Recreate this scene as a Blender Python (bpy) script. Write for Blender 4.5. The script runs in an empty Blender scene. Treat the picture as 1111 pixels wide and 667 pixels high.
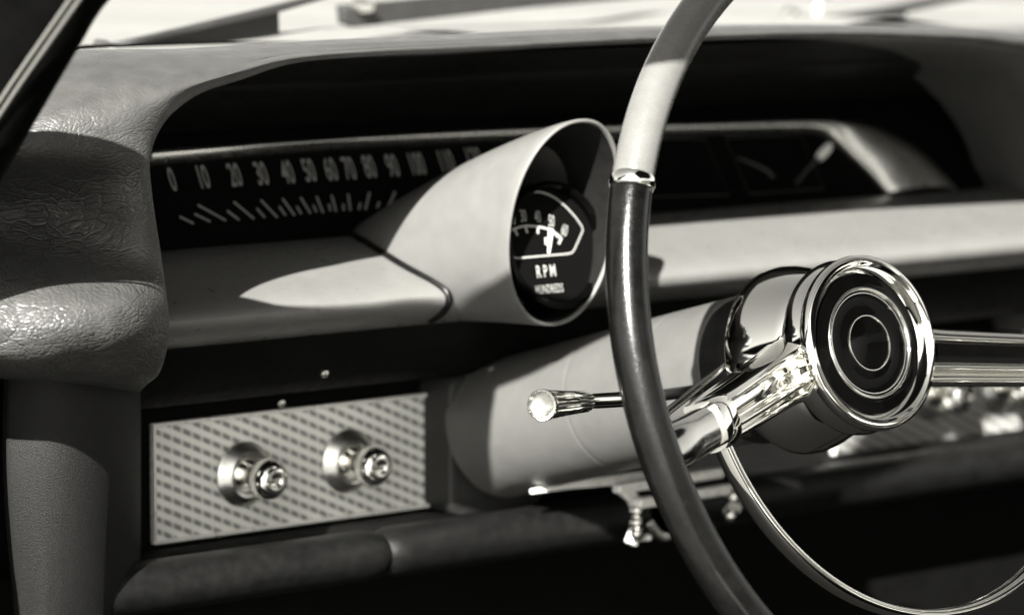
import bpy, bmesh, math, random
import numpy as np
from math import sin, cos, tan, pi, radians, atan2, degrees
from mathutils import Vector, Matrix, Euler
random.seed(4)
SC = bpy.context.scene
COL = SC.collection

# ------------------------------------------------------------------ camera frame (car frame: X right, Y forward, Z up; origin = horn button)
PSI, DEL, F, DIST = radians(40), radians(6.5), 4000.0, 1.94
r_ = np.array([cos(PSI), -sin(PSI), 0.0])
f_ = np.array([sin(PSI)*cos(DEL), cos(PSI)*cos(DEL), -sin(DEL)])
u_ = np.cross(r_, f_)
def ray(x, y): return f_ + r_*(x-555.5)/F + u_*(333.5-y)/F
CAM = -ray(947, 371)*DIST
def onY(x, y, Y):
    v = ray(x, y); return CAM + v*((Y-CAM[1])/v[1])
def onX(x, y, X):
    v = ray(x, y); return CAM + v*((X-CAM[0])/v[0])
def onplane(x, y, p, n):
    v = ray(x, y); return CAM + v*(((np.array(p)-CAM)@n)/(v@n))
PHI = radians(15)
AX = np.array([0, cos(PHI), -sin(PHI)])          # steering axis, forward and down
W1 = np.array([1.0, 0, 0]); W2 = np.array([0, sin(PHI), cos(PHI)])
def wheel(R, deg, off): 
    t = radians(deg); return AX*off + R*(cos(t)*W1 + sin(t)*W2)

# ------------------------------------------------------------------ materials
def tone(v, warm=1.0):
    return (v*(1+.012*warm), v, v*(1-.055*warm), 1)
def mat(name, v, rough=.5, metal=0.0, spec=.5, coat=0.0):
    m = bpy.data.materials.new(name); m.use_nodes = True
    b = m.node_tree.nodes['Principled BSDF']
    b.inputs['Base Color'].default_value = tone(v)
    b.inputs['Roughness'].default_value = rough
    b.inputs['Metallic'].default_value = metal
    b.inputs['Specular IOR Level'].default_value = spec
    b.inputs['Coat Weight'].default_value = coat
    b.inputs['Coat Roughness'].default_value = .05
    return m
class NT:
    def __init__(s, m):
        s.t = m.node_tree; s.b = s.t.nodes['Principled BSDF']
        s.co = s.n('ShaderNodeTexCoord').outputs['Object']
    def n(s, typ, **kw):
        nd = s.t.nodes.new(typ)
        for k, v in kw.items():
            if k in nd.inputs: nd.inputs[k].default_value = v
            else: setattr(nd, k, v)
        return nd
    def l(s, a, b): s.t.links.new(a, b)
    def noise(s, scale, detail=4, rough=.5, dist=0.0, vec=None):
        nd = s.n('ShaderNodeTexNoise'); nd.inputs['Scale'].default_value = scale
        nd.inputs['Detail'].default_value = detail; nd.inputs['Roughness'].default_value = rough
        nd.inputs['Distortion'].default_value = dist
        s.l(vec or s.co, nd.inputs['Vector']); return nd.outputs['Fac']
    def math(s, op, a, b=None, clamp=False):
        nd = s.n('ShaderNodeMath'); nd.operation = op; nd.use_clamp = clamp
        for i, x in enumerate((a, b)):
            if x is None: continue
            if hasattr(x, 'links'): s.l(x, nd.inputs[i])
            else: nd.inputs[i].default_value = x
        return nd.outputs[0]
    def rng(s, x, a, b, c, d):
        nd = s.n('ShaderNodeMapRange'); s.l(x, nd.inputs[0])
        for i, v in enumerate((a, b, c, d)): nd.inputs[i+1].default_value = v
        return nd.outputs[0]
    def bump(s, h, strength, dist, normal=None):
        nd = s.n('ShaderNodeBump'); nd.inputs['Strength'].default_value = strength
        nd.inputs['Distance'].default_value = dist
        s.l(h, nd.inputs['Height'])
        if normal: s.l(normal, nd.inputs['Normal'])
        return nd.outputs['Normal']
    def color(s, fac, lo, hi):
        nd = s.n('ShaderNodeMix'); nd.data_type = 'RGBA'
        s.l(fac, nd.inputs[0]); nd.inputs[6].default_value = tone(lo); nd.inputs[7].default_value = tone(hi)
        s.l(nd.outputs[2], s.b.inputs['Base Color']); return nd
    def rough(s, fac, lo, hi): s.l(s.rng(fac, .3, .7, lo, hi), s.b.inputs['Roughness'])
    def setn(s, n): s.l(n, s.b.inputs['Normal'])

def m_vinyl():
    m = mat('grained vinyl', .07, .42, spec=.4); T = NT(m)
    warp = T.n('ShaderNodeTexNoise'); warp.inputs['Scale'].default_value = 22; warp.inputs['Detail'].default_value = 3
    T.l(T.co, warp.inputs['Vector'])
    add = T.n('ShaderNodeVectorMath'); add.operation = 'MULTIPLY_ADD'
    T.l(warp.outputs['Color'], add.inputs[0]); add.inputs[1].default_value = (.030,)*3; T.l(T.co, add.inputs[2])
    v = add.outputs[0]
    def cells(scale, width):
        mp = T.n('ShaderNodeMapping'); mp.inputs['Scale'].default_value = (1, 1, 2.0); mp.inputs['Rotation'].default_value = (0, radians(-32), 0)
        T.l(v, mp.inputs['Vector'])
        vo = T.n('ShaderNodeTexVoronoi'); vo.feature = 'DISTANCE_TO_EDGE'; vo.inputs['Scale'].default_value = scale
        T.l(mp.outputs[0], vo.inputs['Vector']); return T.rng(vo.outputs['Distance'], 0, width, 0, 1)
    c1 = cells(105, .11); c2 = cells(300, .25)
    n1 = T.noise(900, 2); n2 = T.noise(34, 5, .6, 1.2)
    strength = T.rng(T.noise(16, 2), .38, .62, .25, 1.0)
    # leather folds sit on the puffy end bolster (x < -.28), the brow is tighter
    sx = T.n('ShaderNodeSeparateXYZ'); T.l(T.co, sx.inputs[0])
    left = T.rng(sx.outputs['X'], -.19, -.26, .10, 1.0)
    low = T.rng(sx.outputs['Z'], .235, .19, .30, 1.0)
    w = T.math('MULTIPLY', left, low)
    h = T.math('ADD', T.math('MULTIPLY', T.math('MULTIPLY', c1, strength), .9), T.math('MULTIPLY', c2, .38))
    h = T.math('ADD', T.math('MULTIPLY', h, w), T.math('ADD', T.math('MULTIPLY', n1, .05), T.math('MULTIPLY', T.math('MULTIPLY', n2, w), .9)))
    T.setn(T.bump(h, .62, .0013))
    T.color(T.rng(T.noise(60, 5), .3, .7, 0, 1), .032, .045)
    T.rough(T.noise(120, 4), .36, .5)
    return m
def m_paint(name, lo, hi, rough=.45, grain=700, bump=.00022, spec=.5, coat=0.0):
    m = mat(name, lo, rough, spec=spec, coat=coat); T = NT(m)
    T.color(T.rng(T.noise(45, 6, .65), .3, .7, 0, 1), lo, hi)
    T.rough(T.noise(160, 4), rough-.07, rough+.09)
    T.setn(T.bump(T.math('ADD', T.noise(grain, 2), T.math('MULTIPLY', T.noise(24, 2), 1.5)), .5, bump))
    return m
def m_chrome(name='chrome', v=.94, r0=.045, r1=.062):
    m = mat(name, v, .06, 1.0); T = NT(m)
    T.rough(T.noise(420, 5, .7), r0, r1)
    T.setn(T.bump(T.noise(26, 2), .25, .0006))
    return m
VINYL = m_vinyl()
ROLL = m_paint('satin dash paint', .104, .118, .33, spec=.5)
POD = m_paint('satin housing paint', .085, .10, .5, 1100, .0003, spec=.4)
SHROUD = m_paint('column paint', .066, .078, .42, 900, spec=.4)
FASCIA = m_paint('anti glare black', .004, .006, .5, 600, .0004, spec=.12)
UNDER = m_paint('black under dash paint and shade', .003, .0045, .6, 600, spec=.08)
BOLST = m_paint('black roll vinyl', .002, .004, .42, 900, .0005, spec=.35)
CHROME = m_chrome()
SOFTCHROME = m_chrome('worn bezel chrome', .8, .24, .34)
BRIGHT = m_paint('bright metal strip', .75, .85, .3, 300, .0001)
BRIGHT.node_tree.nodes['Principled BSDF'].inputs['Metallic'].default_value = .15
BLACK = m_paint('gloss black plastic', .0006, .0012, .08, 300, .00005, spec=.08)
LINING = m_paint('hood lining', .004, .007, .55, 800, spec=.2)
DIAL = mat('dial black', .0018, .6, spec=.05)
INK = mat('dial white ink', .26, .6)
INKG = mat('dial grey ink', .21, .6)
RUBBER = m_paint('black rubber', .004, .008, .4, 500, .0008)
BODY = m_paint('pale body paint', .15, .18, .6, 300, spec=.2)
DARKBODY = m_paint('black body paint', .001, .0018, .3, 300, spec=.03)
def m_fabric():
    m = mat('coarse kick panel board', .03, .6, spec=.3); T = NT(m)
    n = T.noise(1300, 3, .7)
    T.color(T.rng(n, .35, .7, 0, 1), .003, .016)
    T.setn(T.bump(n, .9, .0008)); return m
FABRIC = m_fabric()
def m_rim(name, lo, hi, rough, coat=.15):
    m = mat(name, lo, rough, spec=.3, coat=coat); T = NT(m)
    T.color(T.rng(T.noise(90, 6, .7), .35, .7, 0, 1), lo, hi)
    T.rough(T.noise(700, 5, .7), rough-.06, rough+.14)
    T.setn(T.bump(T.noise(1200, 3), .35, .00025)); return m
RIMLIGHT = m_rim('pearl rim plastic', .085, .10, .22)
RIMDARK = m_rim('dark rim plastic', .0015, .004, .17)
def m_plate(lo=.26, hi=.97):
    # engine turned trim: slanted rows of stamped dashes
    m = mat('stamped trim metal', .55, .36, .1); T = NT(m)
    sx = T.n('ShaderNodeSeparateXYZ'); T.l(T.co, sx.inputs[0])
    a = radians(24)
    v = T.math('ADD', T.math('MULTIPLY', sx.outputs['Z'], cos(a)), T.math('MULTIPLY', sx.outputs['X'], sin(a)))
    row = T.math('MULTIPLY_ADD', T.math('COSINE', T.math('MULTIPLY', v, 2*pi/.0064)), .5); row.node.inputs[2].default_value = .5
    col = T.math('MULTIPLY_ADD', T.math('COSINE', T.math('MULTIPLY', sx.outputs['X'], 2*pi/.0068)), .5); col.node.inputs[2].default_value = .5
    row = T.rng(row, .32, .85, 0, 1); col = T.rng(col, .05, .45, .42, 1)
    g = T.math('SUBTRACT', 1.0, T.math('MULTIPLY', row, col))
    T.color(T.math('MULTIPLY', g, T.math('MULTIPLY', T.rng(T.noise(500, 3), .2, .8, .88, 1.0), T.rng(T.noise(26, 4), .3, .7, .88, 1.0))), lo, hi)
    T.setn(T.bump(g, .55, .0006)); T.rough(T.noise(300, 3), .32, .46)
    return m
PLATE = m_plate(); PLATESUNDIM = m_plate(.10, .34)  # second copy: right plate's colour darkened to offset the direct sun on it
def m_ground():
    m = mat('worn asphalt', .1, .85); T = NT(m)
    T.color(T.rng(T.noise(1.3, 7, .65), .3, .7, 0, 1), .06, .10); T.setn(T.bump(T.noise(60, 4), .4, .01)); return m
GROUND = m_ground()

# ------------------------------------------------------------------ mesh helpers
LOC = {}
def thing(name, label, cat, loc=(0, 0, 0), group=None):
    o = bpy.data.objects.new(name, None); COL.objects.link(o); o.location = loc; o.empty_display_size = .02
    LOC[o.name] = np.array(loc, float)
    o['label'] = label; o['category'] = cat
    if group: o['group'] = group
    return o
class MB:
    def __init__(s): s.v = []; s.f = []
    def add(s, v, f):
        k = len(s.v); s.v += [tuple(map(float, p)) for p in v]; s.f += [tuple(i+k for i in q) for q in f]; return s
    def grid(s, P, cu=False, cv=False, flip=False):
        P = np.asarray(P); n, m = P.shape[:2]; F_ = []
        for i in range(n if cu else n-1):
            for j in range(m if cv else m-1):
                a, b, c, d = i*m+j, i*m+(j+1) % m, ((i+1) % n)*m+(j+1) % m, ((i+1) % n)*m+j
                F_.append((a, d, c, b) if flip else (a, b, c, d))
        return s.add(P.reshape(-1, 3), F_)
    def revolve(s, prof, org, axis, seg=64, knurl=None):
        ax = np.array(axis, float); ax /= np.linalg.norm(ax)
        h = np.array([1., 0, 0]) if abs(ax[0]) < .8 else np.array([0, 0, 1.])
        e1 = np.cross(ax, h); e1 /= np.linalg.norm(e1); e2 = np.cross(ax, e1)
        P = []
        for q in prof:
            a, r = q[0], q[1]; row = []
            for k in range(seg):
                t = 2*pi*k/seg; rr = r
                if knurl and len(q) > 2: rr = r*(1-q[2]*(.5+.5*cos(knurl*t)))
                row.append(np.array(org)+ax*a+rr*(cos(t)*e1+sin(t)*e2))
            P.append(row)
        return s.grid(P, cv=True, flip=True)
    def sweep(s, path, sec, closed=False, up=None):
        """sec(i,n) -> list of (a,b) in (side, normal) frame"""
        path = np.asarray(path, float); n = len(path); P = []
        for i in range(n):
            if closed: t = path[(i+1) % n]-path[i-1]
            else: t = path[min(i+1, n-1)]-path[max(i-1, 0)]
            t = t/np.linalg.norm(t)
            U = np.array(up(i) if callable(up) else up, float)
            U = U-t*(U@t); U /= np.linalg.norm(U); S = np.cross(t, U)
            P.append([path[i]+a*S+b*U for a, b in sec(i, n)])
        k0 = len(s.v); m = len(P[0]); s.grid(P, cu=closed, cv=True)
        if not closed:
            s.f.append(tuple(k0+j for j in range(m))[::-1]); s.f.append(tuple(k0+(n-1)*m+j for j in range(m)))
        return s
    def tube(s, path, r, seg=16, closed=False, up=(0.13, .21, .97)):
        rf = r if callable(r) else (lambda q: r)
        return s.sweep(path, lambda i, n: [(rf(i/max(1, n-1))*cos(2*pi*k/seg), rf(i/max(1, n-1))*sin(2*pi*k/seg)) for k in range(seg)], closed, up)
    def box(s, c, half, R=None):
        R = np.eye(3) if R is None else np.asarray(R)
        v = [np.array(c)+R@(np.array([x, y, z])*np.array(half)) for x in (-1, 1) for y in (-1, 1) for z in (-1, 1)]
        return s.add(v, [(0, 1, 3, 2), (4, 6, 7, 5), (0, 4, 5, 1), (2, 3, 7, 6), (0, 2, 6, 4), (1, 5, 7, 3)])
    def build(s, name, m, parent=None, smooth=True, bevel=0.0, bseg=2, angle=40, sub=0):
        off = LOC.get(parent.name, np.zeros(3)) if parent else np.zeros(3)
        if parent and parent.type == 'MESH': off = np.array(parent['_o'])
        me = bpy.data.meshes.new(name)
        me.from_pydata([tuple(np.array(p)-off) for p in s.v], [], s.f); me.update()
        bm = bmesh.new(); bm.from_mesh(me); bmesh.ops.recalc_face_normals(bm, faces=bm.faces); 
        for fc in bm.faces: fc.smooth = smooth
        bm.to_mesh(me); bm.free()
        o = bpy.data.objects.new(name, me); COL.objects.link(o); me.materials.append(m)
        o['_o'] = list(off)
        if parent: o.parent = parent
        if bevel:
            b = o.modifiers.new('bevel', 'BEVEL'); b.width = bevel; b.segments = bseg; b.limit_method = 'ANGLE'; b.angle_limit = radians(35)
        if sub:
            b = o.modifiers.new('subdivision', 'SUBSURF'); b.levels = b.render_levels = sub
        if smooth:
            me.set_sharp_from_angle(angle=radians(angle))
        return o
def cr(P, k, closed=False):
    """Catmull-Rom along axis 0, k samples per span"""
    P = np.asarray(P, float); n = len(P); out = []
    for i in range(n if closed else n-1):
        if closed: a, b, c, d = P[i-1], P[i], P[(i+1) % n], P[(i+2) % n]
        else: a, b, c, d = P[max(i-1, 0)], P[i], P[i+1], P[min(i+2, n-1)]
        for j in range(k):
            t = j/k
            out.append(.5*((2*b)+(c-a)*t+(2*a-5*b+4*c-d)*t*t+(3*b-a-3*c+d)*t**3))
    if not closed: out.append(P[-1])
    return np.array(out)
_font = []
def text_mesh(s, body, org, U, V, height, xs=1.0, extrude=.0003, center=True, bold=0.0, spacing=1.0):
    cu = bpy.data.curves.new('t', 'FONT'); cu.body = body; cu.size = 1.0; cu.space_character = spacing; cu.offset = bold; cu.resolution_u = 4
    o = bpy.data.objects.new('t', cu); COL.objects.link(o)
    bpy.context.view_layer.update()
    me = bpy.data.meshes.new_from_object(o.evaluated_get(bpy.context.evaluated_depsgraph_get()))
    co = np.array([v.co[:] for v in me.vertices]); fs = [tuple(p.vertices) for p in me.polygons]
    bpy.data.objects.remove(o); bpy.data.curves.remove(cu); bpy.data.meshes.remove(me)
    lo, hi = co.min(0), co.max(0); k = height/.69
    N = np.cross(U, V)
    cx = (lo[0]+hi[0])/2 if center else lo[0]
    P = [np.array(org)+U*((c[0]-cx)*k*xs)+V*((c[1]-.345)*k)+N*extrude for c in co]
    s.add(P, fs)
def strip(s, pts, width, N, lift=.0003, closed=False):
    """flat printed line through 3D points on a dial"""
    pts = np.asarray(pts, float); n = len(pts); P = []
    for i in range(n):
        t = pts[(i+1) % n if closed else min(i+1, n-1)]-pts[i-1 if closed else max(i-1, 0)]; t /= np.linalg.norm(t)
        sd = np.cross(t, N); w = width(i/max(1, n-1)) if callable(width) else width
        P.append([pts[i]+sd*w/2+N*lift, pts[i]-sd*w/2+N*lift])
    return s.grid(P, cu=closed)

# ================================================================== DASHBOARD
dash = thing('dashboard', 'vintage car dashboard with wrinkled padded brow, strip speedometer and stamped metal trim', 'dashboard', (-.1, .34, -.1))

# --- padded brow with its puffy left end
rows = [  # E px, YE, O px, YO, bulge
 ((152, 424), .250, (-60, 404), .250, .000),
 ((160, 416), .205, (-60, 398), .200, .004),
 ((173, 404), .182, (-62, 384), .178, .012),
 ((182, 375), .176, (-64, 362), .176, .026),
 ((183, 345), .174, (-66, 335), .180, .033),
 ((180, 310), .174, (-66, 305), .196, .026),
 ((174, 272), .176, (-66, 268), .230, -.020),
 ((168, 235), .178, (-66, 232), .248, -.034),
 ((164, 203), .180, (-62, 198), .236, -.023),
 ((163, 175), .182, (-56, 165), .212, .0),
 ((170, 148), .183, (-40, 130), .214, .006),
 ((187, 124), .184, (-15, 98), .226, .010),
 ((217, 103), .185, (35, 72), .236, .012),
 ((262, 88), .186, (110, 57), .236, .010),
 ((320, 70), .187, (225, 54), .225, .006),
 ((400, 63), .188, (350, 47), .212, .003),
 ((520, 57), .188, (500, 41), .206, .002),
 ((700, 48), .188, (690, 32), .204, .002),
 ((880, 42), .188, (875, 28), .204, .002),
 ((1000, 46), .188, (1002, 30), .204, .002),
 ((1070, 52), .188, (1072, 33), .204, .002),
 ((1130, 64), .188, (1140, 42), .206, .003),
 ((1200, 97), .188, (1225, 70), .206, .004),
 ((1250, 165), .188, (1300, 140), .206, .006),
 ((1268, 260), .188, (1330, 250), .206, .006),
 ((1268, 380), .188, (1330, 380), .206, .006),
]
secs = []
for (ex, ey), ye, (ox, oy), yo, bg in rows:
    E = onY(ex, ey, ye); O = onY(ox, oy, yo)
    d = np.array([O[0]-E[0], 0, O[2]-E[2]]); w = np.linalg.norm(d); e = d/w; rr = min(.016, w*.55)
    Yv = lambda p, Y: np.array([p[0], Y, p[2]])
    q = [Yv(E-.006*e, .345), Yv(E-.004*e, ye+.06), Yv(E-.001*e, ye+.018), Yv(E+.0005*e, ye+.004),
         Yv(E+rr*.3*e, ye-rr*.42), Yv(E+rr*e, ye-rr*.72-bg*.25)]
    for k in (.35, .55, .75):
        k2 = max(k, (rr/w)+.12*(k+.2))
        q.append(Yv(E+d*min(k2, .92), ye+(yo-ye)*k2**2-rr*.75-bg*sin(pi*min(1, k*.95))))
    q += [Yv(O, yo), Yv(O-np.array([0, 0, .004])+e*.002, yo+.05), Yv(O-np.array([0, 0, .03]), yo+.17), Yv(O-np.array([0, 0, .09]), yo+.24)]
    secs.append(q)
G = cr(np.array(secs), 7); G = cr(G.transpose(1, 0, 2), 6).transpose(1, 0, 2)
MB().grid(G).build('crash_pad', VINYL, dash, angle=180)

# --- black fascia between brow and gauges, extruded along the car's width
def YZ(x, y, Y): p = onY(x, y, Y); return (Y, p[2])
def extrude(prof, x0, x1, n=2):
    return [[(x, y, z) for y, z in prof] for x in np.linspace(x0, x1, n)]
prof = cr([YZ(300, 66, .24), YZ(300, 72, .275), YZ(300, 90, .303), YZ(300, 98, .306), YZ(300, 105, .318), YZ(300, 122, .352), YZ(300, 146, .378), YZ(300, 158, .392)], 5)
MB().grid(extrude(prof, -.36, .60)).build('recess_fascia', FASCIA, dash)
# --- gauge panel, leaning back
GN = np.array([0, -cos(radians(28)), sin(radians(28))]); GU = np.array([1., 0, 0]); GV = np.array([0, sin(radians(28)), cos(radians(28))])
GP = onY(300, 258, .338)
def gp(x, y, lift=0.0): return onplane(x, y, GP, GN)+GN*lift
z0, z1 = GP-GV*.004, GP+GV*.064
gz = GP[0]
panel = MB().box(GP+GV*.03+GN*(-.004)+GU*(.12-gz), (.48, .004, .036), np.array([GU, -GN, GV]).T)
pan = panel.build('gauge_panel', DIAL, dash, smooth=False)
num = MB()
for s_, x, y in [('0', 186, 195), ('10', 220, 192), ('20', 254, 190), ('30', 283, 188.5), ('40', 311, 187), ('50', 334.5, 185), ('60', 358, 184), ('70', 378, 183), ('80', 400, 181), ('90', 425, 180), ('100', 452, 178), ('110', 484, 175), ('120', 514, 172)]:
    text_mesh(num, s_, gp(x, y), GU, GV, .0140, .42 if len(s_) < 3 else .40, .0006, bold=.012)
num.build('speed_numerals', INKG, pan)
tick = MB()
def z2(x, y): return (160+x/2.7775, 130+y/2.7775)
for a, b, c, d in [(150, 258, 235, 305), (258, 248, 320, 300), (340, 243, 390, 296), (405, 238, 442, 290), (460, 235, 490, 284), (508, 232, 528, 282), (553, 228, 567, 278), (603, 225, 610, 275), (668, 220, 655, 272), (745, 218, 722, 268), (820, 214, 790, 262),
                   (95, 293, 138, 314), (140, 285, 188, 308), (238, 275, 275, 303), (328, 268, 352, 296), (395, 262, 415, 290), (448, 262, 462, 285), (498, 258, 508, 280), (545, 255, 550, 276), (588, 255, 590, 275), (640, 252, 635, 272), (697, 248, 690, 268), (778, 240, 770, 262)]:
    strip(tick, [gp(*z2(a, b)), gp(*z2(c, d))], .0014, GN, .0006)
tick.build('tick_marks', INKG, pan)
GFRAME = mat('gauge frame grey', .025, .4); GINK = mat('faint gauge ink', .05, .6)
for quad in ([(640, 151), (764, 151), (790, 212), (640, 216)], [(786, 150), (868, 147), (893, 205), (812, 211)]):
    fr = MB(); strip(fr, [gp(*p) for p in quad], .0012, GN, .0008, closed=True)
    g = fr.build('gauge_frame', GFRAME, pan)
gi = MB()
strip(gi, [gp(800, 172), gp(815, 178), gp(832, 186), gp(838, 193)], lambda q: .0014+.002*q, GN, .0009)
gi.build('gauge_markings', GINK, pan)
nd = MB().tube([gp(862, 200, .002), gp(868, 190, .006), gp(880, 177, .009)], .0012, 10).build('gauge_pointer', mat('dark pointer', .03, .4), dash)
MB().tube([gp(879, 178, .009), gp(882, 174, .0095), gp(887, 168, .0105), gp(889.5, 164.5, .011)], lambda q: .0016+.0017*sin(pi*min(1, .15+q*.8)), 14).build('pointer_tip', mat('pale pointer tip', .8, .4), nd)

# --- worn chrome bezel over the gauges and down the right end
def bez():
    out = [(158, 166), (300, 156.5), (450, 147.5), (600, 141), (760, 136.5), (850, 133), (905, 133), (945, 139), (985, 160), (1012, 184), (1036, 210)]
    inn = [(158, 180), (300, 167.5), (450, 158), (600, 151), (760, 146.5), (850, 144), (885, 146), (905, 155), (930, 177), (948, 195), (962, 211)]
    P = []
    for i, (a, b) in enumerate(zip(out, inn)):
        k = max(0, min(1, (i-5)/3)); Ao = gp(a[0], a[1], .004); Bi = gp(b[0], b[1], .0035)
        row = [Ao-GN*.012]
        for t, h in ((0, .0), (.22, .0032), (.5, .0045), (.78, .0032), (1, .0)):
            row.append(Ao*(1-t)+Bi*t+GN*h*(1+.8*k))
        row.append(Bi-GN*.008)
        P.append(row)
    P = cr(np.array(P), 8); return cr(P.transpose(1, 0, 2), 4).transpose(1, 0, 2)
MB().grid(bez()).build('gauge_bezel', SOFTCHROME, dash, angle=180)

# --- rounded painted roll under the gauges
RT, RF, RB = YZ(300, 263, .340), YZ(300, 348, .250), YZ(300, 430, .318)
def rz(y, Y): return YZ(300, y, Y)
roll_ctrl = [(RT[0]+.004, RT[1]-.004), (RT[0]-.004, RT[1]+.0008), (.318, RT[1]-.0005), (.296, RT[1]-.0055), rz(306, .270), rz(322, .253), rz(335, .2445), rz(346, .2440), rz(354, .2480), rz(361, .2555), rz(366, .265), rz(369, .277), rz(371, .29)]
RP = cr(roll_ctrl, 6)
MB().grid(extrude(RP, -.345, .60, 3)).build('dash_roll', ROLL, dash, angle=180)
def roll_z(Y):                              # upper surface height of the roll at depth Y
    up = RP[1:38]; ys = up[:, 0][::-1]; zs = up[:, 1][::-1]
    return float(np.interp(Y, ys, zs))
# --- dark trough, its top run black for the roll's shaded underside, trim plate, lower padded tube
low = [YZ(300, 360, .276), YZ(300, 368, .269), YZ(300, 388, .276), YZ(300, 416, .292), YZ(300, 428, .304), (RB[0]+.02, RB[1]-.001), (.334, YZ(300, 440, .334)[1]), (.336, YZ(300, 450, .336)[1]), (.336, YZ(300, 560, .336)[1]), (.334, YZ(300, 575, .334)[1]),
       YZ(300, 580, .318), YZ(300, 588, .310), YZ(300, 600, .31), YZ(300, 660, .33), (.36, -.3), (.44, -.5)]
MB().grid(extrude(low, -.35, .62)).build('lower_dash_shade_panel', UNDER, dash, angle=30)
def plate(x0a, y0a, xb, name_edge='plate_edge'):
    pass
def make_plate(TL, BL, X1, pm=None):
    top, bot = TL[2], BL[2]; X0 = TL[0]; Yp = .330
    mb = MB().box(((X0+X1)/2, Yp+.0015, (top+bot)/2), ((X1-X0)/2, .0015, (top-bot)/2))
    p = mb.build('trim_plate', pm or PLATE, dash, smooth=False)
    ed = MB(); w = .0011
    loop = np.array([(X0, Yp-.0006, top), (X1, Yp-.0006, top), (X1, Yp-.0006, bot), (X0, Yp-.0006, bot)])
    for a, b in ((0, 1), (1, 2), (2, 3), (3, 0)):
        c = (loop[a]+loop[b])/2; hl = np.abs(loop[b]-loop[a])/2
        ed.box(c, (hl[0]+w, .0022, w) if hl[0] > hl[2] else (w*.8, .0020, hl[2]-w))
    ed.build('plate_edge', BRIGHT, p, bevel=.0006)
    return p
TL = onY(165.5, 461, .33); BL = onY(168, 588, .33)
make_plate(TL, BL, .012)
make_plate(onY(905, 395, .33), onY(905, 497, .33), .60, PLATESUNDIM)
# tube shaped padded roll along the dash's lower edge, two lengths with a seam
TC = YZ(300, 616, .283); tr = .0145
def tube_sec(x0, x1, rr=lambda q: 1.0, n=24):
    return [[(x0+(x1-x0)*i/n, TC[0]+tr*rr(i/n)*cos(t)*1.15, TC[1]+tr*rr(i/n)*sin(t)) for t in np.linspace(0, 2*pi, 36, endpoint=False)] for i in range(n+1)]
seamX = onY(425, 597, .27)[0]; endX = onY(690, 552, .28)[0]
en = lambda a, b: (lambda q: min(1, .80+.2*math.sqrt(max(0, min(1, q*18*a))) if a else 1, .80+.2*math.sqrt(max(0, min(1, (1-q)*18*b))) if b else 1))
MB().grid(tube_sec(onY(100, 640, .28)[0], seamX-.0004, en(0, 1), 60), cv=True).build('lower_roll', BOLST, dash, angle=180)
MB().grid(tube_sec(seamX+.0004, endX, en(1, 0), 60), cv=True).build('lower_roll', BOLST, dash, angle=180)
MB().grid(tube_sec(endX+.02, .62), cv=True).build('lower_roll', BOLST, dash, angle=180)
# thin bright trim strip above the roll's right length
s0, s1, s2 = onY(576, 533, .258), onY(662, 521, .258), onY(690, 517, .258)
MB().sweep(cr([s0, (s0+s1)/2+np.array([0, 0, .0005]), s1, onY(720, 513, .258)], 6), lambda i, n: [(a*.0012, b*(.0013+.0016*min(1, i/n*1.5))) for a, b in ((-1, -1), (1, -1), (1, 1), (-1, 1))], up=(0, 0, 1)).build('bright_trim', BRIGHT, dash, bevel=.0005)
# screws
for x, y, Y in ((352, 405, .2795), (305, 437, .322)):
    p = onY(x, y, Y)
    MB().revolve([(-.002, .0001), (-.0018, .0014), (-.0008, .0024), (.002, .0026)], p, (0, .86, .5), 20).build('trim_screw', CHROME, dash)

# ================================================================== TACHOMETER
T = onY(631, 129, .171); B = onY(607, 353, .194); L = onY(553, 254, .186)
Xc = -.0545; zc0 = (T[2]+B[2])/2
tach = thing('tachometer', 'pod tachometer with deep slanted hood and white needle near 50 on the dash roll', 'tachometer', (Xc, .25, .03))
hw0 = .0402; hh0 = (T[2]-B[2])/2
def pod_sec(k, shrink=0.0, n=96, back=.375):
    """k=0 lip ... 1 base: ring of points; lip ring is slanted"""
    P = []
    ztop = T[2]-.066*(k**1.25)-.012*k; zbot = B[2]-.004*k-.012*k*k
    hw = hw0*(1+.10*sin(pi*min(1, k*1.2))-.06*k)-shrink
    zc = (ztop+zbot)/2; hh = (ztop-zbot)/2-shrink
    for t in np.linspace(0, 2*pi, n, endpoint=False):
        c, s = cos(t), sin(t)
        x = Xc+hw*np.sign(c)*abs(c)**.92; z = zc+hh*np.sign(s)*abs(s)**.95
        yl = .1825-.0115*s+.0035*(abs(c)**2)
        P.append((x, yl+(back-yl)*k, z))
    return P
ks = np.linspace(0, 1, 26)
outer = [pod_sec(k) for k in ks]
lipo = [pod_sec(0, .0004), pod_sec(0, .0013), pod_sec(0, .0018)]
for row, dy in zip(lipo, (-.0008, -.001, -.0006)):
    for i in range(len(row)): row[i] = (row[i][0], row[i][1]+dy, row[i][2])
inner = [pod_sec(k, .0022) for k in (0.0, .01, .03, .06, .1, .16, .24)]
MB().grid(outer[::-1]+lipo+inner, cv=True).build('housing', POD, tach, angle=180)
LIN = MB().grid([pod_sec(k, .0032) for k in (.002, .03, .06, .1, .16, .22)], cv=True).build('hood_lining', LINING, tach, angle=180)
GASK = m_paint('black gasket rubber', .0015, .003, .4, 500, .0004, spec=.25)
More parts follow.
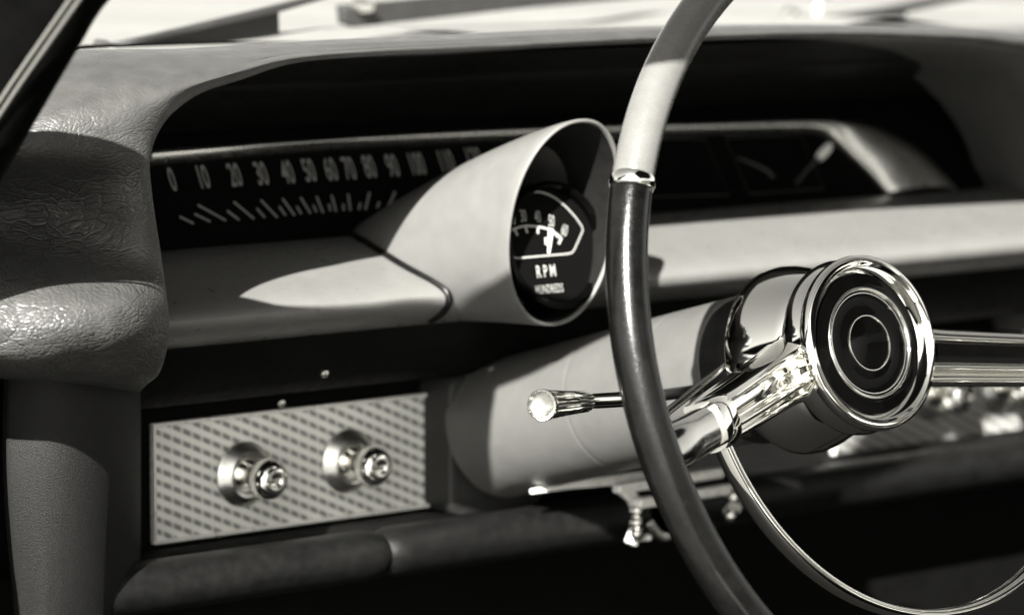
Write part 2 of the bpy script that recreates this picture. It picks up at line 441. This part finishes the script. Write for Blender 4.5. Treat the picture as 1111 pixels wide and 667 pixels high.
# gasket where the pod meets the roll
def pod_left_x(Y, z):
    best = None
    for k in np.linspace(0, 1, 60):
        for p in pod_sec(k, 0, 72):
            if p[0] <= Xc:
                dd = (p[1]-Y)**2+(p[2]-z)**2
                if best is None or dd < best[0]: best = (dd, p[0])
    return best[1]
gk = []
for Yq in np.linspace(.345, .2450, 15):
    zq = roll_z(Yq); gk.append((pod_left_x(Yq, zq)-.0005, Yq-.0008, zq+.0006))
for dz in (.006, .012, .018): 
    zq = gk[14][2]-dz; Yq = float(np.interp(-zq, -RP[36:][:, 1], RP[36:][:, 0])); gk.append((gk[14][0]+.0007, Yq-.0008, zq))
GK = cr(gk, 4)
MB().tube(GK, .0022, 12).build('gasket', GASK, tach, angle=180)
# dial
DN = np.array([0, -cos(radians(13)), sin(radians(13))]); DU = np.array([1., 0, 0]); DV = np.array([0, sin(radians(13)), cos(radians(13))])
DC = onY(599, 267, .2035); DR = .0352
dial = MB(); dial.revolve([(0, .0001), (0, DR)], DC, DN, 96); DI = dial.build('dial', DIAL, tach)
MB().revolve([(-.001, DR-.0035), (.004, DR-.003), (.005, DR-.001), (.0045, DR+.001), (-.004, DR+.0015)], DC, DN, 96).build('dial_ring', BLACK, tach)
def dp(x, y): return onplane(x, y, DC, DN)
def c2(x, y): return (540+x/4.765, 190+y/4.765)
brd = MB()
bl = cr([dp(*c2(*p)) for p in [(30, 165), (100, 106), (190, 88), (265, 105), (340, 158), (400, 222)]], 6)
bl = list(bl)+[dp(*c2(*p)) for p in [(428, 262), (436, 285), (428, 305), (392, 385), (378, 403), (352, 408), (95, 430), (70, 424), (40, 380), (0, 320), (-8, 290), (0, 240)]]
strip(brd, bl, .0011, DN, .0008, closed=True); brd.build('dial_border', INKG, DI)
tn = MB()
for s_, x, y in [('20', 70, 225), ('30', 128, 211), ('40', 201, 216), ('50', 273, 238), ('60', 341, 285), ('10', 30, 260)]:
    a = {'50': -12, '60': -24}.get(s_, 0)
    a = radians(a); U = DU*cos(a)+DV*sin(a); V = -DU*sin(a)+DV*cos(a)
    text_mesh(tn, s_, dp(*c2(x, y)), U, V, .0066, .46, .0008, bold=.012)
tn.build('dial_numerals', INKG, DI)
arc = MB()
AP = cr([dp(*c2(*p)) for p in [(40, 305), (80, 280), (140, 264), (205, 268), (262, 282), (300, 304), (328, 330)]], 6)
strip(arc, AP, .0013, DN, .0007)
for a, b, c, d in [(85, 285, 98, 313), (140, 270, 148, 300), (204, 274, 203, 304), (326, 325, 310, 358)]: strip(arc, [dp(*c2(a, b)), dp(*c2(c, d))], .0016, DN, .0008)
for a, b, c, d in [(293, 297, 289, 315), (303, 304, 297, 322), (312, 311, 305, 329)]: strip(arc, [dp(*c2(a, b)), dp(*c2(c, d))], .0008, DN, .0008)
arc.build('dial_scale', INK, DI)
lt = MB()
text_mesh(lt, 'R P M', dp(*c2(245, 496)), DU, DV, .0066, .62, .0008, bold=.01)
text_mesh(lt, 'HUNDREDS', dp(*c2(263, 588)), DU, DV, .0048, .50, .0008, bold=0, spacing=1.15)
lt.build('dial_lettering', INK, DI)
ne = MB(); a, b = dp(*c2(254, 408)), dp(*c2(266, 278))
strip(ne, [a, a*.5+b*.5, b], lambda q: .0018+.0024*q, DN, .0016)
strip(ne, [dp(*c2(240, 325)), dp(*c2(242, 362))], .0016, DN, .0014)
ne.build('needle', mat('needle white', .4, .5), tach)

# ================================================================== STEERING COLUMN
colm = thing('steering_column', 'pale painted steering column running into the dash behind the wheel', 'steering column', tuple(AX*.3))
RC = .0402
pr = [(.094, .030), (.0935, RC-.002), (.0945, RC)]
for s in (.14, .208):
    pr += [(s-.006, RC), (s-.0022, RC), (s-.0012, RC), (s-.0004, RC-.0003), (s+.0004, RC-.0003), (s+.0012, RC), (s+.0022, RC), (s+.006, RC)]
pr += [(.26, RC), (.296, RC+.0002), (.306, RC+.0004), (.312, RC+.001), (.316, RC+.0012)]
MB().revolve(pr, (0, 0, .0016), AX, 128).build('column_shroud', SHROUD, colm, angle=25)
pr = [(.052, .030), (.056, .0385), (.0655, .0400), (.070, .0400), (.0715, .0385), (.0735, .0392), (.088, .0408), (.0925, .0404), (.0935, .036)]
MB().revolve(pr, (0, 0, 0), AX, 96).build('column_collar', RUBBER, colm, angle=50)
# plate where the column meets the dash
bpz = [onY(488, 432, .306), onY(490, 562, .306), onY(588, 549, .306)]
X0 = bpz[0][0]; X1 = bpz[2][0]+.002; zt = bpz[0][2]+.012; zb = bpz[1][2]
def rrect(x0, x1, z0, z1, r, n=8):
    P = []
    for cx, cz, a0 in ((x1-r, z1-r, 0), (x0+r, z1-r, 90), (x0+r, z0+r, 180), (x1-r, z0+r, 270)):
        for k in range(n+1):
            t = radians(a0+90*k/n); P.append((cx+r*cos(t), cz+r*sin(t)))
    return P
g = [[(x, y, z) for x, z in rrect(X0+i, X1-i, zb+i, zt-i, .010)] for y, i in ((.335, 0), (.309, 0), (.3068, .0006), (.3058, .0022))]
mb = MB().grid(g, cv=True); k0 = len(mb.v)-len(g[0]); mb.f.append(tuple(range(k0, len(mb.v))))
mb.build('column_plate', m_paint('column plate paint', .016, .024, .5, spec=.3), colm, angle=50)
# hazard knob
hk = onplane(744, 415, AX*.105, f_); hk = hk
MB().revolve([(0.0, .0040), (.004, .0042), (.008, .0058), (.011, .0066), (.014, .0062), (.0165, .0045), (.0175, .0018), (.0177, .0001)], hk+np.array([.012, .006, .001]), (-.75, -.55, .1), 32).build('hazard_knob', CHROME, colm)
# thin lever rod that leaves the collar beside the hub
ra = onplane(793, 392, AX*.070+np.array([-.036, -.01, 0]), f_); rb = onplane(716, 453, AX*.070+np.array([-.06, -.03, -.02]), f_)
MB().tube(cr([ra+(ra-rb)*.12+AX*.006, ra, (ra+rb)/2, rb, rb+(rb-ra)*.25], 6), .0022, 14).build('release_rod', m_chrome('dull rod', .35, .12, .25), colm)

# ================================================================== TURN SIGNAL LEVER
lv = thing('turn_signal_lever', 'slim chrome turn signal lever with flared ribbed knob left of the column', 'lever', tuple(AX*.1+np.array([-.04, 0, 0])))
la = onplane(748, 425, AX*.1+np.array([-.036, -.012, 0]), f_)
lb_dir = np.array([-.86, -.46, -.06]); lb_dir /= np.linalg.norm(lb_dir)
# knob face centre: point on the lever's line that projects to (588,440)
def along(x, y):
    v = ray(x, y); n = np.cross(v, u_); t = ((CAM-la)@n)/(lb_dir@n); return la+lb_dir*t
k0_, k1_, k2_ = along(636, 435), along(588, 439), along(690, 431)
vfix = onplane(588, 439.5, k1_, f_)-k1_
vfix2 = onplane(636, 435.5, k0_, f_)-k0_
vfix3 = onplane(690, 432, k2_, f_)-k2_
k1_ = k1_+vfix; k0_ = k0_+vfix2; k2_ = k2_+vfix3
MB().tube(cr([la+np.array([.008, .002, 0]), la*.5+k2_*.5, k2_], 6), .0032, 16).build('lever_base', RUBBER, lv)
MB().tube(cr([k2_, k2_*.5+k0_*.5, k0_, k0_*.8+k1_*.2], 6), lambda q: .0042-.0004*q, 20).build('lever_stem', CHROME, lv)
ld = k1_-k0_; ll = np.linalg.norm(ld); ld /= ll
MB().revolve([(-.0005, .0005), (-.0005, .0046), (.001, .0054, .10), (ll*.5, .0062, .12), (ll-.004, .0074, .12), (ll-.0022, .0078), (ll-.0006, .0078), (ll, .0073)], k0_, ld, 144, knurl=18).build('lever_knob', CHROME, lv, angle=30)
MB().revolve([(ll, .0073), (ll-.0008, .0066), (ll-.002, .0045), (ll-.0026, .0001)], k0_, ld, 48).build('knob_face', m_chrome('brushed knob face', .7, .2, .3), lv)

# ================================================================== STEERING WHEEL
sw = thing('steering_wheel', 'two tone steering wheel with chrome spokes, half horn ring and black bullseye horn button', 'steering wheel', (0, 0, 0))
RW, RO, rt = .2158, -.055, .0100
def rim_arc(a0, a1, n): return [wheel(RW, a, RO) for a in np.linspace(a0, a1, n)]
def rim_sec(i, n): return [(rt*1.0*cos(2*pi*k/28), rt*1.08*sin(2*pi*k/28)) for k in range(28)]
bandA = 156.9
MB().sweep(rim_arc(180-bandA, bandA, 120), rim_sec, up=AX).build('rim_upper', RIMLIGHT, sw, angle=180)
MB().sweep(rim_arc(bandA, 360+180-bandA, 160), rim_sec, up=AX).build('rim_lower', RIMDARK, sw, angle=180)
for a in (bandA, 180-bandA):
    pth = [wheel(RW, a+d, RO) for d in np.linspace(-.9, .9, 9)]
    MB().sweep(pth, lambda i, n: [((rt+.0003+.0008*sin(pi*i/(n-1)))*cos(2*pi*k/28), (rt*1.07+.0003+.0008*sin(pi*i/(n-1)))*sin(2*pi*k/28)) for k in range(28)], up=AX).build('rim_band', CHROME, sw, angle=180)
# spokes: ribbed chrome bars from the hub to the rim, drooping
def spoke(sign):
    deg = 180+12.5 if sign < 0 else -11
    d = cos(radians(deg))*W1+sin(radians(deg))*W2; side = np.cross(d, AX) 
    if side@W2 < 0: side = -side
    def pt(R, off): return d*R+AX*off
    ctl = [(.020, .026), (.045, .017), (.075, .003), (.110, -.0145), (.140, -.029), (.158, -.0365)]
    path = cr([pt(*c) for c in ctl], 5)
    wid = np.interp(np.linspace(0, 1, len(path)), [0, .3, 1], [.0185, .0150, .0118])
    # ribbed outline: (side, toward driver)
    prof = [(-.98, -.75), (-1.0, .0), (-.93, .34), (-.80, .44), (-.70, .38), (-.66, .26), (-.60, .26), (-.54, .55), (-.40, .74), (-.26, .62), (-.20, .40), (.16, .46), (.46, .42), (.50, .62), (.60, .82), (.72, .84), (.88, .62), (1.0, .15), (1.06, -.5), (1.0, -1.1), (.85, -1.45), (-.6, -1.3)]
    prof = [tuple(p) for p in cr(prof, 3, closed=True)]
    nrm = -AX
    P = []
    for i, p in enumerate(path):
        t = path[min(i+1, len(path)-1)]-path[max(i-1, 0)]; t /= np.linalg.norm(t)
        N = nrm-t*(nrm@t); N /= np.linalg.norm(N)
        P.append([p+side*a*wid[i]+N*b*.0100 for a, b in prof])
    mb = MB().grid(P, cv=True); m = len(prof); mb.f.append(tuple(range((len(P)-1)*m, len(P)*m)))
    sp = mb.build('spoke', CHROME, sw, angle=50)
    if sign > 0:                       # black filled flat
        I = []
        for i, p in enumerate(path[2:-1], 2):
            t = path[min(i+1, len(path)-1)]-path[i-1]; t /= np.linalg.norm(t); N = nrm-t*(nrm@t); N /= np.linalg.norm(N)
            I.append([p+side*a*wid[i]+N*b for a, b in ((-.19, .0045), (.13, .0051), (.45, .0048))])
        MB().grid(I).build('spoke_inset', BLACK, sp)
    # rounded sleeve at the outer end and the plain shaft into the rim
    sl = [pt(R, o) for R, o in ((.150, -.033), (.156, -.0355), (.162, -.038), (.167, -.040))]
    sec = lambda sc: (lambda i, n: [(sc(i, n)*.0138*np.sign(cos(t))*abs(cos(t))**.7, sc(i, n)*.0100*np.sign(sin(t))*abs(sin(t))**.7) for t in np.linspace(0, 2*pi, 32, endpoint=False)])
    MB().sweep(cr(sl, 4), sec(lambda i, n: .93+.05*sin(pi*i/(n-1))), up=-AX).build('spoke_sleeve', CHROME, sp, angle=60)
    sh = [pt(R, o) for R, o in ((.160, -.037), (.180, -.0445), (.200, -.052), (.216, -.055))]
    MB().sweep(cr(sh, 5), sec(lambda i, n: .80+.06*i/n), up=-AX).build('spoke_shaft', m_chrome('spoke shaft chrome', .6, .08, .18), sp, angle=180)
spoke(-1); spoke(1)
# horn ring: flat half ring below the hub
HR, HO = .1462, -.022
hp = [wheel(HR, a, HO) for a in np.linspace(193, 347, 90)]
hp = [d for d in hp]
MB().sweep(hp, lambda i, n: [(a*.0030, b*.0062) for a, b in [(cos(t)*(1 if abs(cos(t)) < .5 else 1), sin(t)) for t in np.linspace(0, 2*pi, 20, endpoint=False)]], up=AX).build('horn_ring', CHROME, sw, angle=60)
# small brackets where it joins the spokes
for a in (192, 348):
    MB().sweep([wheel(R, a, o) for R, o in ((.134, -.020), (.146, -.023), (.153, -.027))], lambda i, n: [(x*.006, y*.004) for x, y in ((-1, -1), (1, -1), (1, 1), (-1, 1))], up=AX).build('horn_ring_bracket', CHROME, sw, bevel=.0015)
# hub shell: chrome cup in two drums with a black groove between
hub = MB().revolve([(.0225, .030), (.0230, .0395), (.0238, .0408), (.030, .0435), (.040, .0470), (.050, .0500), (.055, .0510), (.0595, .0510), (.0620, .0496), (.0635, .0465), (.0640, .036)], (0, 0, 0), AX, 128).build('hub_shell', CHROME, sw, angle=50)
MB().revolve([(.0190, .0420), (.0240, .0415)], (0, 0, 0), AX, 96).build('hub_groove', RUBBER, sw)
MB().revolve([(.0202, .040), (.0198, .0455), (.0185, .0468), (.0168, .0470), (.0120, .0462), (.0075, .0450), (.0068, .0458), (.0060, .0466), (.0030, .0470), (.0006, .0466), (-.0010, .0452), (-.0016, .0436), (-.0008, .0425), (.0008, .0416), (.0016, .0404), (.0022, .0392), (.0040, .0375)], (0, 0, 0), AX, 160).build('button_bezel', CHROME, sw, angle=45)
hole = onplane(811, 371, CAM*0, f_)
# round dark hole in the side of the hub: plug set proud on the shell
hd = wheel(1, 180-0, 0); 
hs = .049; ang = radians(160)
n_ = cos(ang)*W1+sin(ang)*W2
hv = AX*.053+n_*.0474
MB().revolve([(.0003, .0072), (.0016, .0068), (.0018, .0058), (.0006, .0050), (.0004, .0001)], hv, n_, 40).build('hub_plug', RUBBER, sw)
# horn button
hb = MB().revolve([(.0045, .0385), (.0040, .0340), (.0030, .0312), (.0024, .0300), (.0022, .0288), (.0034, .0276), (.0040, .0262), (.0036, .0180), (.0030, .0155), (.0030, .0138), (.0036, .0125), (.0042, .0001)], (0, 0, 0), AX, 128).build('horn_button', BLACK, sw, angle=60)
def ring(R, o, w, m, nm='button_ring', h=.0012):
    MB().revolve([(o+.0012, R-w), (o, R-w*.8), (o-h*.6, R-w*.3), (o-h*.6, R+w*.3), (o, R+w*.8), (o+.0012, R+w)], (0, 0, 0), AX, 128).build(nm, m, hb, angle=60)
ring(.0290, .0022, .0011, CHROME); ring(.0268, .0036, .0006, CHROME); ring(.0146, .0029, .0006, CHROME)

# ================================================================== CONTROL KNOBS
def control_knob(loc, label):
    t = thing('control_knob', label, 'knob', tuple(loc), 'pull knobs on the trim plates')
    o = np.array(loc, float); a = np.array([0, -1, 0.])
    MB().revolve([(0, .0186), (.0012, .0186), (.0018, .0178), (.0062, .0142), (.0070, .0128), (.0064, .0112), (.0030, .0098), (.0022, .0070)], o, a, 64).build('escutcheon', SATIN, t, angle=30)
    MB().revolve([(.0015, .0100), (.0025, .0092), (.004, .0085), (.0035, .0062), (.006, .0056), (.017, .0056), (.020, .0064), (.021, .0080)], o, a, 40).build('shaft', CHROME, t, angle=40)
    MB().revolve([(.0195, .0062), (.0200, .0102), (.0208, .0112), (.0212, .0114, .05), (.0262, .0114, .05), (.0266, .0112), (.0276, .0108), (.0280, .0100)], o, a, 192, knurl=48).build('grip', CHROME, t, angle=30)
    MB().revolve([(.0278, .0102), (.0296, .0094), (.0312, .0078), (.0321, .0058), (.0322, .0044), (.0312, .0036), (.0305, .0020), (.0304, .0001)], o, a, 64).build('cap', CHROME, t, angle=80)
    return t
SATIN = m_chrome('satin escutcheon', .62, .25, .36)
k = control_knob(onY(264, 514, .329), 'chrome pull knob on stamped plate nearest the padded bolster')
def copy_tree(o, loc, label):
    c = o.copy(); COL.objects.link(c); c.location = loc; c['label'] = label
    for ch in o.children:
        d = ch.copy(); COL.objects.link(d); d.parent = c
    return c
copy_tree(k, tuple(onY(377, 500, .329)), 'chrome pull knob on stamped plate nearest the column')
copy_tree(k, tuple(onY(1012, 425, .329)), 'shadowed pull knob just right of the horn button under the spoke')
copy_tree(k, tuple(onY(1086, 418, .329)), 'shadowed pull knob at the right edge under the spoke')

# ================================================================== UNDER DASH BRACKET
bk = thing('chrome_bracket', 'bright chrome bracket with two bars clipped round the lower dash roll', 'bracket', tuple(onY(740, 545, .27)))
def bar(px, h, d, nm, Y=.250, m=BRIGHT):
    pth = [onY(x, y, Y) for x, y in px]
    if len(pth) > 2: pth = cr(pth, 4)
    MB().sweep(pth, lambda i, n: [(a*d, b*h) for a, b in ((-1, -1), (1, -1), (1, 1), (-1, 1))], up=(0, 0, 1)).build(nm, m, bk, bevel=min(h, d)*.6, bseg=3)
bar([(668, 530), (782, 512)], .0030, .004, 'upper_bar', Y=.240)
bar([(690, 546), (790, 530)], .0030, .004, 'lower_bar', Y=.240)
bar([(676, 531), (687, 541), (692, 556), (690, 574), (684, 590)], .0034, .003, 'end_foot')
bar([(790, 529), (797, 538), (797, 549), (790, 559)], .0034, .003, 'end_foot')
bar([(702, 565), (716, 581), (726, 580)], .0024, .003, 'clip', m=CHROME)
bar([(690, 583), (704, 582)], .0018, .003, 'clip')
for x, y in ((691, 553), (691, 566), (691, 578), (796, 538), (793, 558)):
    MB().revolve([(-.0042, .0001), (-.0036, .0030), (-.002, .0042), (.001, .0044)], onY(x, y, .243), (0, 1, 0), 20).build('bracket_stud', CHROME, bk)
g = [[tuple(onY(690+f*.1, 540, .275)+np.array([0, 0, 0])) for f in (0, 1)]]
p0 = onY(700, 548, .285); p1 = onY(792, 534, .285)
MB().box((p0+p1)/2+np.array([0, .01, -.006]), (abs(p1[0]-p0[0])/2, .012, .012)).build('bracket_body', DARKBODY, bk, bevel=.004)

# ================================================================== CAR BODY
body = thing('car_body', 'black open car body seen round the dash with slim windshield pillar and bright hood', 'car', (0, .5, -.5))
# kick panel below the bolster
kr = []
for y, lx in ((398, 8), (415, 8), (450, 7), (500, 7), (545, 9), (585, 12), (620, 15), (660, 18), (730, 20), (850, 20)):
    g_ = -.015+.05*(max(0, y-440)/260)**1.6
    kr.append([onY(lx-4, y, .30+g_), onY(lx, y, .262+g_), onY(lx+5, y, .25+g_), onY(60, y, .232+g_), onY(105, y, .236+g_), onY(140, y, .262+g_), onY(152, y, .30+g_), onY(152, y, .36+g_)])
KG = cr(cr(np.array(kr), 5).transpose(1, 0, 2), 5).transpose(1, 0, 2)
MB().grid(KG).build('kick_panel', FABRIC, body, angle=180)
# windshield pillar; its off-view outline is bent to cast the shadow edges
rear = [(.19,-.2),(.19,-.08),(.185,-.04),(.18,0),(.165,.045),(.135,.064),(.10,.098),(.08,.118),(.033,.163),(.007,.187),(-.038,.212),(-.046,.232),(-.049,.255),(-.053,.273),(-.095,.292),(-.14,.318),(-.19,.350),(-.232,.372),(-.262,.388),(-.31,.46)]
front = [(.35,-.2),(.32,-.08),(.31,-.04),(.30,0),(.27,.05),(.245,.075),(.21,.105),(.185,.13),(.142,.167),(.085,.198),(.052,.210),(.026,.229),(.0,.253),(-.034,.285),(-.084,.305),(-.13,.332),(-.18,.364),(-.215,.393),(-.235,.42),(-.265,.49)]
P = []
for i, (a, b) in enumerate(zip(rear, front)):
    x = -.48
    ra_, fb = np.array([x, a[0], a[1]]), np.array([x-.006, b[0], b[1]])
    row = []
    for t in np.linspace(0, 2*pi, 36, endpoint=False):
        c, q = np.sign(cos(t))*abs(cos(t))**.5, np.sign(sin(t))*abs(sin(t))**.7
        row.append((ra_+fb)/2+(fb-ra_)/2*c+np.array([.013*q, 0, 0]))
    P.append(row)
PIL = np.array(P)
P = cr(PIL, 6)
wp = MB().grid(P, cv=True).build('windshield_pillar', DARKBODY, body, angle=180)
st = [onX(x, y, -.4975) for x, y in ((-60, 212), (-10, 140), (20, 95), (50, 52), (88, -2), (120, -48))]
for k_ in (0, .0042):
    MB().tube(cr([p+np.array([0, k_, k_*.6]) for p in st], 5), .0011, 10).build('pillar_strip', CHROME, wp, angle=180)
# hood, firewall, floor
MB().box((.2, .50, -.42), (1.0, .01, .50)).build('firewall', UNDER, body)
MB().box((.3, -.35, -.62), (.95, .86, .01)).build('floor_pan', UNDER, body)
MB().grid([[(x, y, .140+.004*cos(x*2.2)+.007*math.exp(-((x-.42)/.05)**2)+.007*math.exp(-((x-.02)/.06)**2)+.006*math.exp(-((x-.95)/.05)**2)-.010*(y-.42)-.03*max(0, y-1.7)**2-.05*max(0, x-1.15)**2) for x in np.linspace(-.62, 1.5, 150)] for y in np.linspace(.40, 2.5, 30)]).build('hood', BODY, body, angle=180)

MB().grid([[(-.44, -1.4, .47), (-.43, -.6, .50), (-.40, -.36, .505), (-.25, -.22, .53), (.1, -.14, .55), (.5, -.14, .55), (.9, -.25, .52), (1.1, -.5, .5)],
           [(-.44, -1.5, .48), (-.43, -.9, .51), (-.40, -.8, .52), (-.25, -.8, .54), (.1, -.8, .56), (.5, -.8, .56), (.9, -.8, .53), (1.1, -.9, .5)],
           [(-.44, -1.6, .48), (-.43, -1.6, .51), (-.40, -1.6, .52), (-.25, -1.6, .54), (.1, -1.6, .56), (.5, -1.6, .56), (.9, -1.6, .53), (1.1, -1.6, .5)]]).build('shade_roof', UNDER, body, angle=180)  # unseen overhead sheet added to block sky fill in the cabin
MB().box((-.50, -1.27, -.23), (.012, .56, .33)).build('rear_quarter_panel', DARKBODY, body, bevel=.01)  # unseen rear panels, added to keep fill light out of the cabin
MB().box((.3, -1.82, -.23), (.85, .012, .33)).build('rear_bulkhead', UNDER, body, bevel=.01)
sb = MB()
P = []
for x in np.linspace(-.44, 1.08, 30):
    row = []
    for y, z in ((-.42, -.50), (-.40, -.36), (-.46, -.30), (-.80, -.34), (-.93, -.28), (-1.0, -.05), (-1.06, .14), (-1.12, .18), (-1.18, .12), (-1.16, -.3)):
        e_ = 1-.03*max(0, abs(x-.32)/.76)**6; row.append((x, y, -.4+(z+.4)*e_))
    P.append(row)
P = cr(np.array(P).transpose(1, 0, 2), 5)
SEAT = m_paint('pale bounce seat vinyl', .66, .74, .5, 500, .0004)  # pale tone chosen so the unseen seat reflects sun onto dash and chrome
bench = thing('bounce_seat', 'unseen pale bench seat added to bounce light onto the dash', 'seat', (.32, -.8, -.5))
MB().box((1.12, -.7, -.25), (.012, 1.15, .37)).build('door_panel', UNDER, body, bevel=.01)
sb.grid(P).build('seat_cover', SEAT, bench, angle=180)
MB().box((.32, -.8, -.55), (.74, .40, .06)).build('seat_base', UNDER, bench, bevel=.02)

# ================================================================== WIPERS AND BITS ON THE COWL
WIPER = m_paint('grey wiper paint', .012, .02, .45, 300)
def prism(px, Y, th, name, m, parent=None):
    P = [onY(x, y, Y) for x, y in px]; n = len(P)
    v = P+[p+np.array([0, th, 0]) for p in P]
    f = [tuple(range(n)), tuple(range(2*n-1, n-1, -1))]+[(i, (i+1) % n, n+(i+1) % n, n+i) for i in range(n)]
    return MB().add(v, f).build(name, m, parent, bevel=.001)
for lab, Yw, arm, blade, piv in (
    ('dark wedge shaped wiper rising over the left end of the hood', .47, [(128, 47), (215, 27), (303, 6), (372, -12), (372, -6), (303, 14), (215, 34)], [(118, 52), (215, 31), (303, 11), (304, 44), (200, 52)], (112, 52)),
    ('long dark wiper arm with lumpy pivot beyond the brow centre', .60, [(372, 6), (430, 1), (560, -12), (720, -24), (720, -4), (600, 6), (520, 15), (430, 25), (386, 30), (374, 26)], [(520, -2), (700, -14), (720, -10), (720, -4), (540, 12)], (392, 7)),
    ('thin dark wiper blade tapering up right of the wheel rim', .62, [(880, 22), (950, 10), (1060, -9), (1060, -2), (984, 14), (940, 24)], [(884, 24), (983, 6), (984, 28), (900, 28)], (878, 24))):
    t = thing('windshield_wiper', lab, 'wiper', tuple(onY(piv[0], piv[1], Yw)), 'wipers parked at the windshield base')
    prism(arm, Yw, .008, 'arm', WIPER, t); prism(blade, Yw+.012, .006, 'blade', RUBBER, t)
    MB().revolve([(-.012, .0001), (-.010, .0035), (-.004, .005), (.004, .0055)], onY(piv[0], piv[1], Yw-.004), (0, 1, 0), 24).build('pivot_cap', CHROME, t)
for lab, x, y, rr_ in (('small bright chrome nozzle on the hood right of the rim', 856, 16, .0075), ('tiny bright chrome nozzle above the larger hood nozzle', 889, 2, .006)):
    p = onY(x, y, .75); t = thing('washer_nozzle', lab, 'nozzle', tuple(p), 'chrome nozzles on the hood')
    MB().revolve([(-.016, rr_*1.2), (-.006, rr_*1.1), (0, rr_*.9), (.004, rr_*.6), (.006, .0001)], p, (0, -.2, 1), 24).build('cap', CHROME, t)
    MB().tube([p+np.array([0, -.002, 0]), p+np.array([-.004, -rr_-.004, .002])], rr_*.3, 10).build('spout', CHROME, t)

MB().tube(cr([onY(x, y, .415) for x, y in ((40, 56), (90, 51.5), (170, 48.5), (260, 46.5), (340, 46))], 5), lambda q: .0016*(1-q*.8), 10).build('windshield_gasket', DARKBODY, body, angle=180)
# ================================================================== GROUND
gr = MB().add([(-60, -60, -.98), (60, -60, -.98), (60, 60, -.98), (-60, 60, -.98)], [(0, 1, 2, 3)]).build('ground', GROUND, None); gr['kind'] = 'structure'

for o in bpy.data.objects:
    if '_o' in o: del o['_o']

# ================================================================== LIGHT, WORLD, CAMERA
to_sun = Vector((-.70, -.505, .505)).normalized()
sun = bpy.data.lights.new('sun', 'SUN'); sun.energy = 5.0; sun.angle = radians(.5); sun.color = (1, .985, .94)
so = bpy.data.objects.new('sun', sun); COL.objects.link(so); so.rotation_euler = to_sun.to_track_quat('Z', 'Y').to_euler()
w = bpy.data.worlds.new('World'); SC.world = w; w.use_nodes = True
nt = w.node_tree; bg = nt.nodes['Background']
sky = nt.nodes.new('ShaderNodeTexSky'); sky.sky_type = 'NISHITA'; sky.sun_disc = False
sky.sun_elevation = math.asin(to_sun.z); sky.sun_rotation = atan2(to_sun.x, to_sun.y)
bw = nt.nodes.new('ShaderNodeRGBToBW'); nt.links.new(sky.outputs[0], bw.inputs[0])
mul = nt.nodes.new('ShaderNodeMix'); mul.data_type = 'RGBA'; mul.blend_type = 'MULTIPLY'; mul.inputs[0].default_value = 1
nt.links.new(bw.outputs[0], mul.inputs[6]); mul.inputs[7].default_value = tone(1.0)
nt.links.new(mul.outputs[2], bg.inputs['Color']); bg.inputs['Strength'].default_value = .05

cam = bpy.data.cameras.new('camera'); co = bpy.data.objects.new('camera', cam); COL.objects.link(co); SC.camera = co
co.matrix_world = Matrix(((r_[0], u_[0], -f_[0], CAM[0]), (r_[1], u_[1], -f_[1], CAM[1]), (r_[2], u_[2], -f_[2], CAM[2]), (0, 0, 0, 1)))
cam.sensor_fit = 'HORIZONTAL'; cam.sensor_width = 36; cam.lens = F/1111*36
cam.clip_start = .05; cam.clip_end = 500
cam.dof.use_dof = True; cam.dof.focus_distance = 1.875; cam.dof.aperture_fstop = 7
SC.view_settings.view_transform = 'Standard'; SC.view_settings.look = 'None'; SC.view_settings.exposure = 2.5; SC.view_settings.gamma = 1
SC.cycles.use_denoising = True
SC.cycles.max_bounces = 8
